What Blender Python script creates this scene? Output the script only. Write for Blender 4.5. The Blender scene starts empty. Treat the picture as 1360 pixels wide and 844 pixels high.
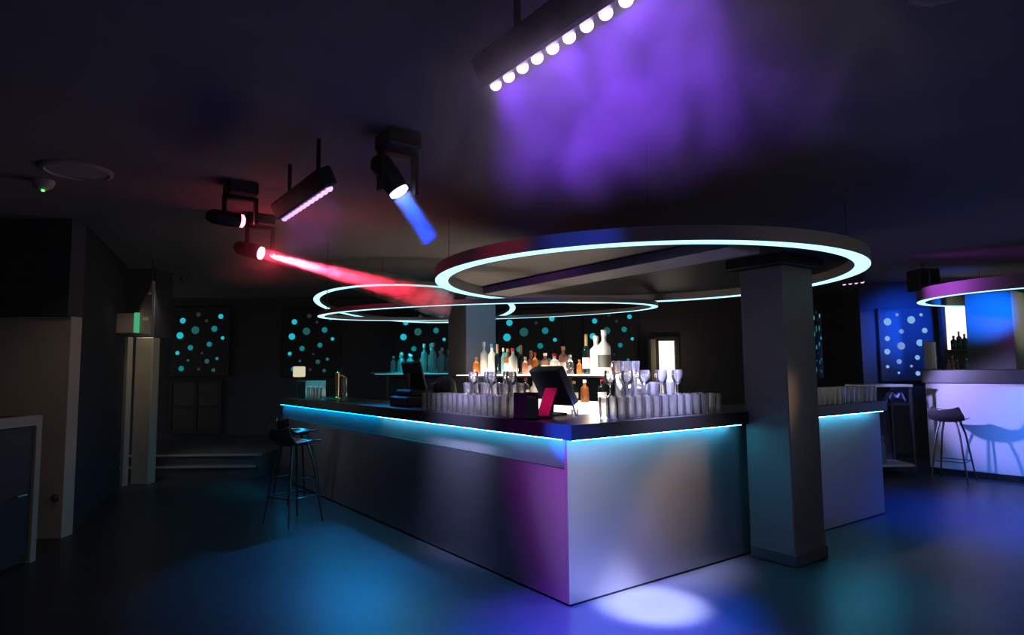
import bpy, math, random
from mathutils import Vector, Matrix
random.seed(7)
PI = math.pi
SC = bpy.context.scene
COL = SC.collection

# ------------------------------------------------------------------ camera frame
# World axes follow the bar: X runs along its front face, Y along its stool side, origin at its corner on the floor.
AX, PIT, ROLL = 0.9456, 0.0836, -0.0105
CAM = Vector((-2.689, -3.117, 1.478))
FD = Vector((math.cos(AX), math.sin(AX), 0)); RD = Vector((math.sin(AX), -math.cos(AX), 0))
ROOMROT = AX - PI / 2          # the room's walls are turned against the bar
def RM(r, d, z=0.0):           # room coordinates (along back wall, towards back wall) -> world
    p = CAM + RD * r + FD * d
    return Vector((p.x, p.y, z))

# ------------------------------------------------------------------ materials
def nodes(name):
    m = bpy.data.materials.new(name); m.use_nodes = True
    nt = m.node_tree; nt.nodes.clear()
    out = nt.nodes.new('ShaderNodeOutputMaterial')
    return m, nt, out
def L(nt, a, b): nt.links.new(a, b)
def principled(name, color, rough=0.5, metal=0.0, noise=0.0, scale=6.0, bump=0.0, spec=0.5, aniso=0.0, rot=0.0, coat=0.0, stretch=None):
    m, nt, out = nodes(name)
    b = nt.nodes.new('ShaderNodeBsdfPrincipled')
    b.inputs['Base Color'].default_value = (*color, 1); b.inputs['Roughness'].default_value = rough
    b.inputs['Metallic'].default_value = metal; b.inputs['Specular IOR Level'].default_value = spec
    b.inputs['Coat Weight'].default_value = coat
    if aniso:
        b.inputs['Anisotropic'].default_value = aniso; b.inputs['Anisotropic Rotation'].default_value = rot
        t = nt.nodes.new('ShaderNodeTangent'); t.direction_type = 'RADIAL'; t.axis = 'Z'
        L(nt, t.outputs[0], b.inputs['Tangent'])
    tc = nt.nodes.new('ShaderNodeTexCoord'); mp = nt.nodes.new('ShaderNodeMapping'); L(nt, tc.outputs['Object'], mp.inputs[0])
    if stretch: mp.inputs['Scale'].default_value = stretch
    n = nt.nodes.new('ShaderNodeTexNoise'); n.inputs['Scale'].default_value = scale; n.inputs['Detail'].default_value = 5
    L(nt, mp.outputs[0], n.inputs['Vector'])
    if noise:
        mx = nt.nodes.new('ShaderNodeMix'); mx.data_type = 'RGBA'
        mx.inputs[6].default_value = (*[c * (1 - noise) for c in color], 1); mx.inputs[7].default_value = (*[min(1, c * (1 + noise)) for c in color], 1)
        L(nt, n.outputs['Fac'], mx.inputs[0]); L(nt, mx.outputs[2], b.inputs['Base Color'])
    if bump:
        bp = nt.nodes.new('ShaderNodeBump'); bp.inputs['Strength'].default_value = bump; bp.inputs['Distance'].default_value = 0.01
        L(nt, n.outputs['Fac'], bp.inputs['Height']); L(nt, bp.outputs[0], b.inputs['Normal'])
    L(nt, b.outputs[0], out.inputs[0])
    return m
def emit(name, color, strength):
    m, nt, out = nodes(name)
    e = nt.nodes.new('ShaderNodeEmission'); e.inputs[0].default_value = (*color, 1); e.inputs[1].default_value = strength
    L(nt, e.outputs[0], out.inputs[0]); return m
def clear(name, tint, milky=0.1, milk=(1, 1, 1), rough=0.06):
    """thin drinking-glass look: see-through, a Fresnel gloss and a little milkiness that catches the coloured light"""
    m, nt, out = nodes(name)
    tr = nt.nodes.new('ShaderNodeBsdfTransparent'); tr.inputs[0].default_value = (*tint, 1)
    df = nt.nodes.new('ShaderNodeBsdfDiffuse'); df.inputs[0].default_value = (*milk, 1)
    tl = nt.nodes.new('ShaderNodeBsdfTranslucent'); tl.inputs[0].default_value = (*milk, 1)
    gl = nt.nodes.new('ShaderNodeBsdfGlossy'); gl.inputs['Roughness'].default_value = rough
    m0 = nt.nodes.new('ShaderNodeMixShader'); m0.inputs[0].default_value = .5; L(nt, df.outputs[0], m0.inputs[1]); L(nt, tl.outputs[0], m0.inputs[2])
    rf = nt.nodes.new('ShaderNodeBsdfRefraction'); rf.inputs['IOR'].default_value = 1.35; rf.inputs['Roughness'].default_value = .03; rf.inputs[0].default_value = (*tint, 1)
    mr = nt.nodes.new('ShaderNodeMixShader'); mr.inputs[0].default_value = .35; L(nt, tr.outputs[0], mr.inputs[1]); L(nt, rf.outputs[0], mr.inputs[2])
    m1 = nt.nodes.new('ShaderNodeMixShader'); m1.inputs[0].default_value = milky; L(nt, mr.outputs[0], m1.inputs[1]); L(nt, m0.outputs[0], m1.inputs[2])
    fr = nt.nodes.new('ShaderNodeFresnel'); fr.inputs[0].default_value = 1.6
    m2 = nt.nodes.new('ShaderNodeMixShader'); L(nt, fr.outputs[0], m2.inputs[0]); L(nt, m1.outputs[0], m2.inputs[1]); L(nt, gl.outputs[0], m2.inputs[2])
    L(nt, m2.outputs[0], out.inputs[0]); return m
def haze_material(name, density, size, centre, scale, contrast=(0.4, 0.65), aniso=0.3, fade=0.1):
    """a puff of stage smoke: drifting noise that thins out towards the puff's edge"""
    m, nt, out = nodes(name)
    tc = nt.nodes.new('ShaderNodeTexCoord')
    n = nt.nodes.new('ShaderNodeTexNoise'); n.inputs['Scale'].default_value = scale; n.inputs['Detail'].default_value = 4; n.inputs['Distortion'].default_value = 0.8
    L(nt, tc.outputs['Object'], n.inputs['Vector'])
    r1 = nt.nodes.new('ShaderNodeMapRange'); r1.inputs[1].default_value, r1.inputs[2].default_value = contrast; r1.inputs[3].default_value = 0.12; r1.inputs[4].default_value = 1
    L(nt, n.outputs['Fac'], r1.inputs[0])
    mp = nt.nodes.new('ShaderNodeMapping'); mp.vector_type = 'TEXTURE'; mp.inputs['Location'].default_value = centre; mp.inputs['Scale'].default_value = size
    L(nt, tc.outputs['Object'], mp.inputs[0])
    ln = nt.nodes.new('ShaderNodeVectorMath'); ln.operation = 'LENGTH'; sq = nt.nodes.new('ShaderNodeVectorMath'); sq.operation = 'MULTIPLY'; L(nt, mp.outputs[0], sq.inputs[0]); L(nt, mp.outputs[0], sq.inputs[1]); L(nt, sq.outputs[0], ln.inputs[0])
    r2 = nt.nodes.new('ShaderNodeMapRange'); r2.interpolation_type = 'SMOOTHSTEP'
    r2.inputs[1].default_value = fade; r2.inputs[2].default_value = 1.0; r2.inputs[3].default_value = 1; r2.inputs[4].default_value = 0
    L(nt, ln.outputs['Value'], r2.inputs[0])
    mu = nt.nodes.new('ShaderNodeMath'); mu.operation = 'MULTIPLY'; L(nt, r1.outputs[0], mu.inputs[0]); L(nt, r2.outputs[0], mu.inputs[1])
    m2 = nt.nodes.new('ShaderNodeMath'); m2.operation = 'MULTIPLY'; m2.inputs[1].default_value = density; L(nt, mu.outputs[0], m2.inputs[0])
    v = nt.nodes.new('ShaderNodeVolumeScatter'); v.inputs['Anisotropy'].default_value = aniso; L(nt, m2.outputs[0], v.inputs['Density'])
    L(nt, v.outputs[0], out.inputs['Volume']); return m

M = {}
M['floor'] = principled('floor_concrete', (.034, .037, .042), .36, noise=.25, scale=2.2, bump=.06, spec=.22)
M['ceiling'] = principled('ceiling_black', (.2, .185, .18), .95, noise=.1, scale=3)
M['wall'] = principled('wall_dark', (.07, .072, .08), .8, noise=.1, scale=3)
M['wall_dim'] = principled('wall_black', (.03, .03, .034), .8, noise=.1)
M['wall_blue'] = principled('wall_slate', (.06, .07, .1), .75, noise=.1, scale=3)
M['plaster'] = principled('plaster_cream', (.5, .44, .34), .85, noise=.08, scale=4)
M['header'] = principled('header_black', (.06, .06, .066), .8, noise=.1)
M['panel'] = principled('brushed_panel', (.36, .36, .38), .34, metal=.9, noise=.07, scale=3, stretch=(1, 1, 40), aniso=.85, rot=.25)
M['niche'] = principled('niche_grey', (.1, .1, .105), .5, noise=.08)
M['panel_matte'] = principled('satin_panel', (.55, .55, .58), .45, metal=.15, noise=.07, scale=3, stretch=(1, 1, 40))
M['slab'] = principled('worktop_black', (.014, .014, .016), .3, noise=.15, scale=20, spec=.5)
M['black'] = principled('black_plastic', (.01, .01, .011), .55, noise=.1, spec=.3)
M['cabinet'] = principled('cabinet_dark', (.04, .04, .042), .55, noise=.15)
M['pillar'] = principled('pillar_grey', (.1, .092, .088), .65, noise=.1, scale=4, bump=.03)
M['metal'] = principled('steel', (.6, .6, .62), .3, metal=1, noise=.05)
M['darkmetal'] = principled('dark_metal', (.1, .1, .105), .4, metal=.8, noise=.1)
M['legmetal'] = principled('leg_metal', (.12, .12, .125), .35, metal=.9, noise=.05)
M['chrome'] = principled('chrome', (.8, .8, .82), .12, metal=1)
M['shell'] = principled('seat_shell_dark', (.05, .05, .055), .25, noise=.1, spec=.6, coat=.3)
M['drum'] = principled('ring_canopy_paint', (.2, .185, .18), .6, noise=.05)
M['housing'] = principled('fixture_black', (.015, .015, .017), .5, noise=.1)
M['led'] = emit('led_ring_glow', (.42, .88, 1.0), 1.7)
M['ledstrip'] = emit('led_strip_cyan', (.0, .42, 1.0), 42)
M['ledstrip2'] = emit('led_strip_aqua', (.08, .62, 1.0), 58)
M['shelfstrip_added'] = emit('shelf_strip_added', (.02, .6, .8), 1.2)
M['shelf_top'] = emit('shelf_top_glow', (1.0, .86, .72), 7)
M['bead'] = emit('bead_violet', (.72, .5, 1.0), 14)
M['bead_small'] = emit('bead_lilac', (.68, .42, 1.0), 1.7)
M['red_lens'] = emit('red_lens', (1.0, .12, .15), 14)
M['blue_lens'] = emit('blue_lens', (.5, .6, 1.0), 8)
M['dot0'] = emit('dot_bright', (.02, .62, .78), .75)
M['dot1'] = emit('dot_mid', (.01, .33, .38), .6)
M['dot2'] = emit('dot_low', (.02, .12, .12), .8)
M['dot3'] = emit('dot_faint', (.03, .045, .042), .6)
M['dotb'] = emit('dot_pale_blue', (.25, .55, .95), .8)
M['dotb1'] = emit('dot_lilac_blue', (.28, .4, .9), .7)
M['white_glow'] = emit('warm_white_light', (1.0, .9, .8), 1.5)
M['shelf_glow'] = emit('shelf_lightbox', (1.0, .83, .68), 2.2)
M['cream_glow'] = emit('cream_lamp_glow', (.85, .76, .5), .8)
M['green_glow'] = emit('exit_green_glow', (.12, .75, .35), .5)
M['green_led'] = emit('green_indicator', (.1, 1.0, .1), 3)
M['grey_plastic'] = principled('grey_plastic', (.36, .34, .31), .6, noise=.05)
M['sign_mark'] = principled('sign_mark_cream', (.9, .8, .6), .5)
M['glass'] = clear('glass_clear', (.975, .98, .99), .035, rough=.06)
M['acrylic'] = clear('acrylic_clear', (.9, .95, .96), .16)
M['frost'] = clear('glass_frosted_white', (.9, .9, .88), .75, (.95, .93, .9), .3)
M['amber'] = clear('glass_amber', (.8, .35, .08), .35, (.9, .4, .12))
M['rose'] = clear('glass_rose', (.9, .5, .42), .45, (1, .55, .42))
M['darkglass'] = clear('glass_dark_green', (.03, .07, .06), .3, (.02, .05, .06))
M['aqua_own_and_lit'] = clear('glass_aqua_own_and_lit', (.5, .9, .95), .3, (.6, .95, 1))  # some bottles' own tint; far shelf bottles carry cyan light in it
M['cap_white'] = principled('cap_white', (.8, .8, .78), .4)
M['cap_blue'] = principled('cap_blue', (.04, .2, .5), .4)
M['cap_red'] = principled('cap_red', (.6, .03, .05), .4)
M['cap_gold'] = principled('cap_gold', (.7, .45, .18), .3, metal=.6)
M['label_paper'] = principled('label_paper', (.75, .7, .62), .7, noise=.1)
M['label_dark'] = principled('label_dark', (.05, .06, .05), .6)
M['pink'] = principled('magenta_card', (.75, .01, .2), .4)
M['blue_straw_lit_post'] = principled('blue_straw_lit_post', (.02, .16, .6), .35)
M['brass'] = principled('brass', (.7, .48, .22), .25, metal=1)
M['pale_frame'] = principled('pale_wood_frame', (.4, .37, .3), .6, noise=.12, scale=8, stretch=(1, 1, .2))
M['nosing'] = principled('step_nosing_alu', (.75, .72, .62), .3, metal=.5)
M['pane'] = principled('dim_pane', (.02, .02, .02), .3, noise=.2)
M['cloth_blue_lit'] = principled('blue_lit_cloth', (.35, .4, .75), .7, noise=.2)  # blue light on the cloth is put into its colour

# ------------------------------------------------------------------ mesh builder
class MB:
    def __init__(s): s.v = []; s.f = []; s.sm = []; s.mi = []
    def add(s, vs, fs, smooth=False, mi=0):
        b = len(s.v); s.v += [tuple(v) for v in vs]
        for f in fs: s.f.append(tuple(b + i for i in f)); s.sm.append(smooth); s.mi.append(mi)
    def box(s, x0, y0, z0, x1, y1, z1, mi=0, bev=0.0):
        if bev:
            b = min(bev, (x1 - x0) * .45, (y1 - y0) * .45, (z1 - z0) * .45)
            vs = []; idx = {}
            for ix, (xa, sx) in enumerate(((x0, 1), (x1, -1))):
                for iy, (ya, sy) in enumerate(((y0, 1), (y1, -1))):
                    for iz, (za, sz) in enumerate(((z0, 1), (z1, -1))):
                        for k, p in enumerate(((xa, ya + sy * b, za + sz * b), (xa + sx * b, ya, za + sz * b), (xa + sx * b, ya + sy * b, za))):
                            idx[ix, iy, iz, k] = len(vs); vs.append(p)
            I = idx; fs = []
            for i in (0, 1):
                q = [I[i, 0, 0, 0], I[i, 1, 0, 0], I[i, 1, 1, 0], I[i, 0, 1, 0]]; fs.append(q if i else q[::-1])
                q = [I[0, i, 0, 1], I[1, i, 0, 1], I[1, i, 1, 1], I[0, i, 1, 1]]; fs.append(q[::-1] if i else q)
                q = [I[0, 0, i, 2], I[1, 0, i, 2], I[1, 1, i, 2], I[0, 1, i, 2]]; fs.append(q if i else q[::-1])
            for a in (0, 1):
                for c in (0, 1):
                    fs.append([I[a, c, 0, 0], I[a, c, 1, 0], I[a, c, 1, 1], I[a, c, 0, 1]])
                    fs.append([I[a, 0, c, 0], I[a, 1, c, 0], I[a, 1, c, 2], I[a, 0, c, 2]])
                    fs.append([I[0, a, c, 1], I[1, a, c, 1], I[1, a, c, 2], I[0, a, c, 2]])
                    for e in (0, 1): fs.append([I[a, c, e, 0], I[a, c, e, 1], I[a, c, e, 2]])
            s.add(vs, fs, False, mi); s.fixn = True; return s
        s.add([(x0, y0, z0), (x1, y0, z0), (x1, y1, z0), (x0, y1, z0), (x0, y0, z1), (x1, y0, z1), (x1, y1, z1), (x0, y1, z1)],
              [(0, 3, 2, 1), (4, 5, 6, 7), (0, 1, 5, 4), (1, 2, 6, 5), (2, 3, 7, 6), (3, 0, 4, 7)], False, mi); return s
    def lathe(s, prof, n=24, c=(0, 0, 0), mi=0, close=False, smooth=True, cap=True):
        b = []; m = len(prof)
        for r, z in prof:
            for i in range(n):
                a = 2 * PI * i / n; b.append((c[0] + r * math.cos(a), c[1] + r * math.sin(a), c[2] + z))
        fs = []
        for j in range(m - 1 + (1 if close else 0)):
            j2 = (j + 1) % m
            for i in range(n):
                k = (i + 1) % n; fs.append((j * n + i, j * n + k, j2 * n + k, j2 * n + i))
        if not close and cap:
            if prof[0][0] > 1e-5: fs.append(tuple(range(n))[::-1])
            if prof[-1][0] > 1e-5: fs.append(tuple((m - 1) * n + i for i in range(n)))
        s.add(b, fs, smooth, mi); s.fixn = True; return s
    def tube(s, pts, rad, n=10, mi=0, cap=True):
        pts = [Vector(p) for p in pts]; rads = rad if isinstance(rad, (list, tuple)) else [rad] * len(pts)
        vs = []; prev = None
        for i, p in enumerate(pts):
            t = (pts[min(i + 1, len(pts) - 1)] - pts[max(i - 1, 0)]).normalized()
            if prev is None: u = t.orthogonal().normalized()
            else: u = (prev - t * prev.dot(t)).normalized()
            prev = u; w = t.cross(u)
            for k in range(n):
                a = 2 * PI * k / n; vs.append(p + (u * math.cos(a) + w * math.sin(a)) * rads[i])
        fs = [(i * n + k, i * n + (k + 1) % n, (i + 1) * n + (k + 1) % n, (i + 1) * n + k) for i in range(len(pts) - 1) for k in range(n)]
        if cap: fs += [tuple(range(n))[::-1], tuple((len(pts) - 1) * n + k for k in range(n))]
        s.add(vs, fs, True, mi); return s
    def build(s, name, mats, parent=None, loc=None, rotz=0.0, rot=None):
        me = bpy.data.meshes.new(name); me.from_pydata(s.v, [], s.f)
        for m in (mats if isinstance(mats, list) else [mats]): me.materials.append(m)
        for p, sm, mi in zip(me.polygons, s.sm, s.mi): p.use_smooth = sm; p.material_index = mi
        if getattr(s, 'fixn', False):
            import bmesh
            bm = bmesh.new(); bm.from_mesh(me); bmesh.ops.recalc_face_normals(bm, faces=bm.faces); bm.to_mesh(me); bm.free()
        if any(s.sm):
            try: me.set_sharp_from_angle(angle=math.radians(40))
            except Exception: pass
        o = bpy.data.objects.new(name, me); COL.objects.link(o)
        if parent: o.parent = parent
        if loc is not None: o.location = loc
        if rot is not None: o.rotation_euler = rot
        elif rotz: o.rotation_euler = (0, 0, rotz)
        return o
def tag(o, label=None, cat=None, group=None, kind=None):
    if label: o['label'] = label
    if cat: o['category'] = cat
    if group: o['group'] = group
    if kind: o['kind'] = kind
    return o
def thing(name, label, cat, loc=(0, 0, 0), rotz=0.0, group=None):
    o = bpy.data.objects.new(name, None); o.empty_display_size = .1; COL.objects.link(o)
    o.location = loc; o.rotation_euler = (0, 0, rotz); return tag(o, label, cat, group)
def struct(o): o['kind'] = 'structure'; return o
def dup(o, loc=None, rotz=None, label=None, group=None, parent=None):
    c = o.copy(); COL.objects.link(c)
    for k in ('label', 'group'):
        if k in c.keys() and parent is None and k == 'label' and label is None: del c['label']
    if parent: c.parent = parent
    if loc is not None: c.location = loc
    if rotz is not None: c.rotation_euler = (0, 0, rotz)
    if label: c['label'] = label
    if group: c['group'] = group
    for ch in o.children: dup(ch, parent=c)
    return c
def kids_ok(): pass

# ------------------------------------------------------------------ lamps
def spot(name, loc, target, color, power, angle, blend=.5, size=.05):
    l = bpy.data.lights.new(name, 'SPOT'); l.color = color; l.energy = power; l.spot_size = math.radians(angle); l.spot_blend = blend; l.shadow_soft_size = size
    o = bpy.data.objects.new(name, l); COL.objects.link(o); o.location = loc
    o.rotation_euler = (Vector(target) - Vector(loc)).to_track_quat('-Z', 'Y').to_euler(); return o
def point(name, loc, color, power, size=.1):
    l = bpy.data.lights.new(name, 'POINT'); l.color = color; l.energy = power; l.shadow_soft_size = size
    o = bpy.data.objects.new(name, l); COL.objects.link(o); o.location = loc; return o

CEIL = 2.95
# ================================================================== SETTING
struct(MB().box(-9, -3.5, -.1, 11, 13, 0).build('floor', M['floor'], loc=RM(0, 0, 0), rotz=ROOMROT))
struct(MB().box(-9, -3.5, CEIL, 11, 13, CEIL + .15).build('ceiling', M['ceiling'], loc=RM(0, 0, 0), rotz=ROOMROT))
struct(MB().box(-9, 12.3, 0, 11, 12.5, CEIL).build('wall_back', M['wall'], loc=RM(0, 0, 0), rotz=ROOMROT))
# left: cream partition with a dark header above, then a dark wall running back to the exit
struct(MB().box(-8, 5.95, 0, -4.13, 6.1, 2.03).build('wall_left', M['plaster'], loc=RM(0, 0, 0), rotz=ROOMROT))
struct(MB().box(-8, 5.9, 2.032, -4.13, 6.1, CEIL).build('trim_1', M['header'], loc=RM(0, 0, 0), rotz=ROOMROT))
w = MB(); a, b = (-4.14, 6.11), (-5.24, 8.6)
nx, ny = (b[1] - a[1]), -(b[0] - a[0]); ln = math.hypot(nx, ny); nx, ny = nx / ln * .15, ny / ln * .15
w.add([(a[0], a[1], 0), (b[0], b[1], 0), (b[0] - nx, b[1] - ny, 0), (a[0] - nx, a[1] - ny, 0), (a[0], a[1], CEIL), (b[0], b[1], CEIL), (b[0] - nx, b[1] - ny, CEIL), (a[0] - nx, a[1] - ny, CEIL)],
      [(0, 3, 2, 1), (4, 5, 6, 7), (0, 1, 5, 4), (1, 2, 6, 5), (2, 3, 7, 6), (3, 0, 4, 7)]); w.fixn = True
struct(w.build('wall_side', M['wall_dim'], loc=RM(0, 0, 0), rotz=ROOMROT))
struct(MB().box(-5.2, -3.4, 0, -5.05, 5.9, CEIL).build('wall_near_left', M['wall'], loc=RM(0, 0, 0), rotz=ROOMROT))  # unseen wall, added to keep world light off the stool-side panel
struct(MB().box(-5.04, -3.5, 0, -1.5, -3.35, CEIL).build('wall_behind', M['wall'], loc=RM(0, 0, 0), rotz=ROOMROT))  # unseen part wall, added to block world light from behind left
struct(MB().box(-5.17, 8.74, 0, -4.93, 8.92, 1.99, bev=.01).build('pillar', M['plaster'], loc=RM(0, 0, 0), rotz=ROOMROT))
struct(MB().box(-5.23, 8.6, 0, -5.19, 8.72, 1.99).build('trim_2', M['nosing'], loc=RM(0, 0, 0), rotz=ROOMROT))
struct(MB().box(-8, 8.75, 1.992, -4.93, 9.2, CEIL).build('trim_3', M['header'], loc=RM(0, 0, 0), rotz=ROOMROT))
# steps up to the back platform
st = struct(MB().box(-6.2, 9.3, 0, -3.68, 9.5, .16).build('trim_4', M['wall'], loc=RM(0, 0, 0), rotz=ROOMROT))
struct(MB().box(-5.9, 9.285, .135, -3.7, 9.3, .165).build('nosing', M['nosing'], parent=st))
st = struct(MB().box(-6.2, 9.501, 0, -3.68, 12.29, .30).build('trim_5', M['wall'], loc=RM(0, 0, 0), rotz=ROOMROT))
struct(MB().box(-5.9, 9.486, .275, -3.7, 9.501, .305).build('nosing', M['nosing'], parent=st))
# dim glazed double window behind the steps
wn = thing('window_1', None, None, RM(-6.05, 12.28, .35), ROOMROT); struct(wn)
f = MB()
for x0, x1 in ((-.5, -.45), (-.03, .03), (.45, .5)): f.box(x0, -.05, 0, x1, 0, 1.0)
for z0, z1 in ((0, .05), (.47, .53), (.95, 1.0)): f.box(-.5, -.045, z0, .5, -.001, z1)
f.build('window_frame', M['cabinet'], wn)
MB().box(-.46, -.03, .02, .46, -.02, .98).build('window_pane', M['pane'], wn)
# lit doorway on the back wall
dr = thing('door_1', None, None, RM(2.96, 12.29, 0), ROOMROT); struct(dr)
f = MB().box(-.24, -.1, 0, -.16, 0, 2.1).box(.15, -.1, 0, .23, 0, 2.1).box(-.16, -.1, 2.03, .15, 0, 2.1)
f.build('door_frame', M['cabinet'], dr)
MB().box(-.155, -.05, 0, .145, -.03, 2.02).build('door_panel', M['white_glow'], dr)
MB().box(-.36, -.28, 0, -.26, -.02, 2.05, bev=.01).build('door_leaf', M['pale_frame'], dr)

# ------------------------------------------------------------------ pillars
def pillar(x0, y0, x1, y1, z0, z1, skirt=True):
    p = thing('pillar', None, None, ((x0 + x1) / 2, (y0 + y1) / 2, 0)); struct(p)
    hx, hy = (x1 - x0) / 2, (y1 - y0) / 2
    MB().box(-hx, -hy, z0, hx, hy, z1, bev=.008).build('shaft', M['pillar'], p)
    if skirt: MB().box(-hx - .012, -hy - .012, 0, hx + .012, hy + .012 - .03, .09, bev=.005).build('baseboard', M['cabinet'], p)
    return p
pillar(1.855, -.39, 2.285, -.012, 0, 2.279)
pillar(1.86, 4.25, 2.35, 4.74, 0, CEIL, False)
pillar(7.75, -.14, 8.25, .41, 0, 2.49, False)

# ================================================================== MAIN BAR
bar = thing('bar_counter', 'long L-shaped bar counter with brushed metal panels and cyan light strips', 'bar', (0, 0, 0))
LX, LY, ZT, ZB = 4.2, 6.3, 1.133, 1.035
p = MB().box(0, .025, .015, 1.84, .05, ZB - .002); p.build('front_panel', M['panel'], bar)
p = MB().box(1.84, .025, .015, LX, .05, ZB - .002); p.build('front_panel', M['panel'], bar)
MB().box(.0, .052, .015, .04, LY, .847).build('side_panel', M['panel'], bar)
MB().box(.032, .052, .80, .05, LY, ZB - .002).build('niche_panel', M['niche'], bar)
MB().box(.0, .052, .847, .032, LY, .852).build('niche_ledge', M['black'], bar)
MB().box(.045, .055, 0, .6, LY - .02, .8).build('carcass', M['cabinet'], bar)
MB().box(.6, .055, 0, LX - .02, .6, .95).build('carcass', M['cabinet'], bar)
MB().box(.03, .03, 0, LX - .02, .054, .015).build('toe_kick', M['black'], bar)
MB().box(LX - .018, .052, .015, LX, .6, ZB - .002).build('end_panel', M['panel'], bar)
# light strips tucked under the worktop
tag(MB().box(-.014, .06, ZB - .003, .004, 2.9, ZB - .0005).build('light_strip', M['ledstrip2'], bar), 'added cyan light strip')
tag(MB().box(-.014, 2.94, ZB - .003, .004, LY - .03, ZB - .0005).build('light_strip', M['ledstrip'], bar), 'added cyan light strip')
tag(MB().box(.0, -.04, ZB - .003, 1.76, -.022, ZB - .0005).build('light_strip', M['ledstrip2'], bar), 'added cyan light strip')
tag(MB().box(2.33, -.04, ZB - .003, LX - .06, -.022, ZB - .0005).build('light_strip', M['ledstrip2'], bar), 'added cyan light strip')
w = MB()
outl = [(0, -.045), (1.853, -.045), (1.853, -.008), (2.287, -.008), (2.287, -.045), (LX + .02, -.045), (LX + .02, .65), (.65, .65), (.65, LY), (-.02, LY), (-.02, -.045)]
outl = [(-.02, -.045)] + outl[1:-1]
n = len(outl)
w.add([(x, y, ZB) for x, y in outl] + [(x, y, ZT) for x, y in outl], [tuple(range(n))[::-1], tuple(range(n, 2 * n))] + [(i, (i + 1) % n, n + (i + 1) % n, n + i) for i in range(n)])
tag(w.build('bar_worktop', M['slab']), 'thick black worktop running round the corner of the bar counter', 'worktop')

# ================================================================== BACK BAR
bb = thing('back_bar', 'dark back bar cabinet with a glowing riser and lit bottle shelf', 'back bar', (1.4, .95, 0))
MB().box(0, 0, 0, .44, 3.25, .98, bev=.01).build('cabinet', M['cabinet'], bb)
MB().box(-.02, 0, .98, .45, 3.26, 1.0).build('counter_top', M['slab'], bb)
tag(MB().box(.05, .05, 1.0, .4, 3.0, 1.16).build('riser', M['shelf_glow'], bb), 'glowing warm white riser')
MB().box(.2, .12, 1.405, .44, 3.2, 1.425).build('shelf', M['slab'], bb)
tag(MB().box(.215, .15, 1.425, .43, 3.15, 1.432).build('shelf_light', M['shelf_top'], bb), 'glowing shelf top')
for yy in (.13, 1.1, 2.1, 3.17): MB().box(.405, yy, 1.0, .43, yy + .025, 1.405).build('shelf_post', M['darkmetal'], bb)
lb = thing('back_bar', 'dark back bar unit behind the pillar with aqua-lit bottles on its shelf', 'back bar', (1.9, 4.8, 0))
MB().box(0, 0, 0, .42, 2.75, 1.0, bev=.01).build('cabinet', M['cabinet'], lb)
MB().box(-.02, 0, 1.0, .43, 2.76, 1.03).build('counter_top', M['slab'], lb)
MB().box(.0, .02, 1.45, .3, 2.72, 1.48).build('shelf', M['grey_plastic'], lb)
for yy in (.05, 1.3, 2.6): MB().box(.25, yy, 1.03, .28, yy + .03, 1.45).build('shelf_post', M['darkmetal'], lb)
tag(MB().box(.02, .1, 1.442, .05, 2.6, 1.45).build('light_strip', M['shelfstrip_added'], lb), 'added cyan light strip')  # added glowing strip, gives this shelf its cyan light

def bottle_profile(h, r, nr, body=.62, sh=.16):
    return [(r * .92, 0), (r, .008), (r, h * body), (r * .93, h * (body + sh * .35)), (nr * 1.25, h * (body + sh * .85)), (nr, h * (body + sh)), (nr, h * .97), (nr * 1.15, h * .975), (nr * 1.15, h * .995), (nr * .8, h)]
BN = 0
def bottle(loc, h, r, mat, cap, label, group, lab=None, nr=None, body=.62, sh=.16, cap_h=None):
    nr = nr or r * .36
    o = MB().lathe(bottle_profile(h, r, nr, body, sh), 18).build('bottle', M[mat], loc=loc)
    tag(o, label, 'bottle', group)
    ch = cap_h or h * .13
    MB().lathe([(nr * 1.2, h - ch * .8), (nr * 1.22, h + ch * .2), (nr * .8, h + ch * .24)], 14).build('cap', M[cap], o)
    if lab: MB().lathe([(r * 1.012, h * .16), (r * 1.012, h * .45)], 18, smooth=True).build('label', M[lab], o)
    return o
GT = 'lit bottles on the back bar shelf'
ZS = 1.432
X0 = 1.70
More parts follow.
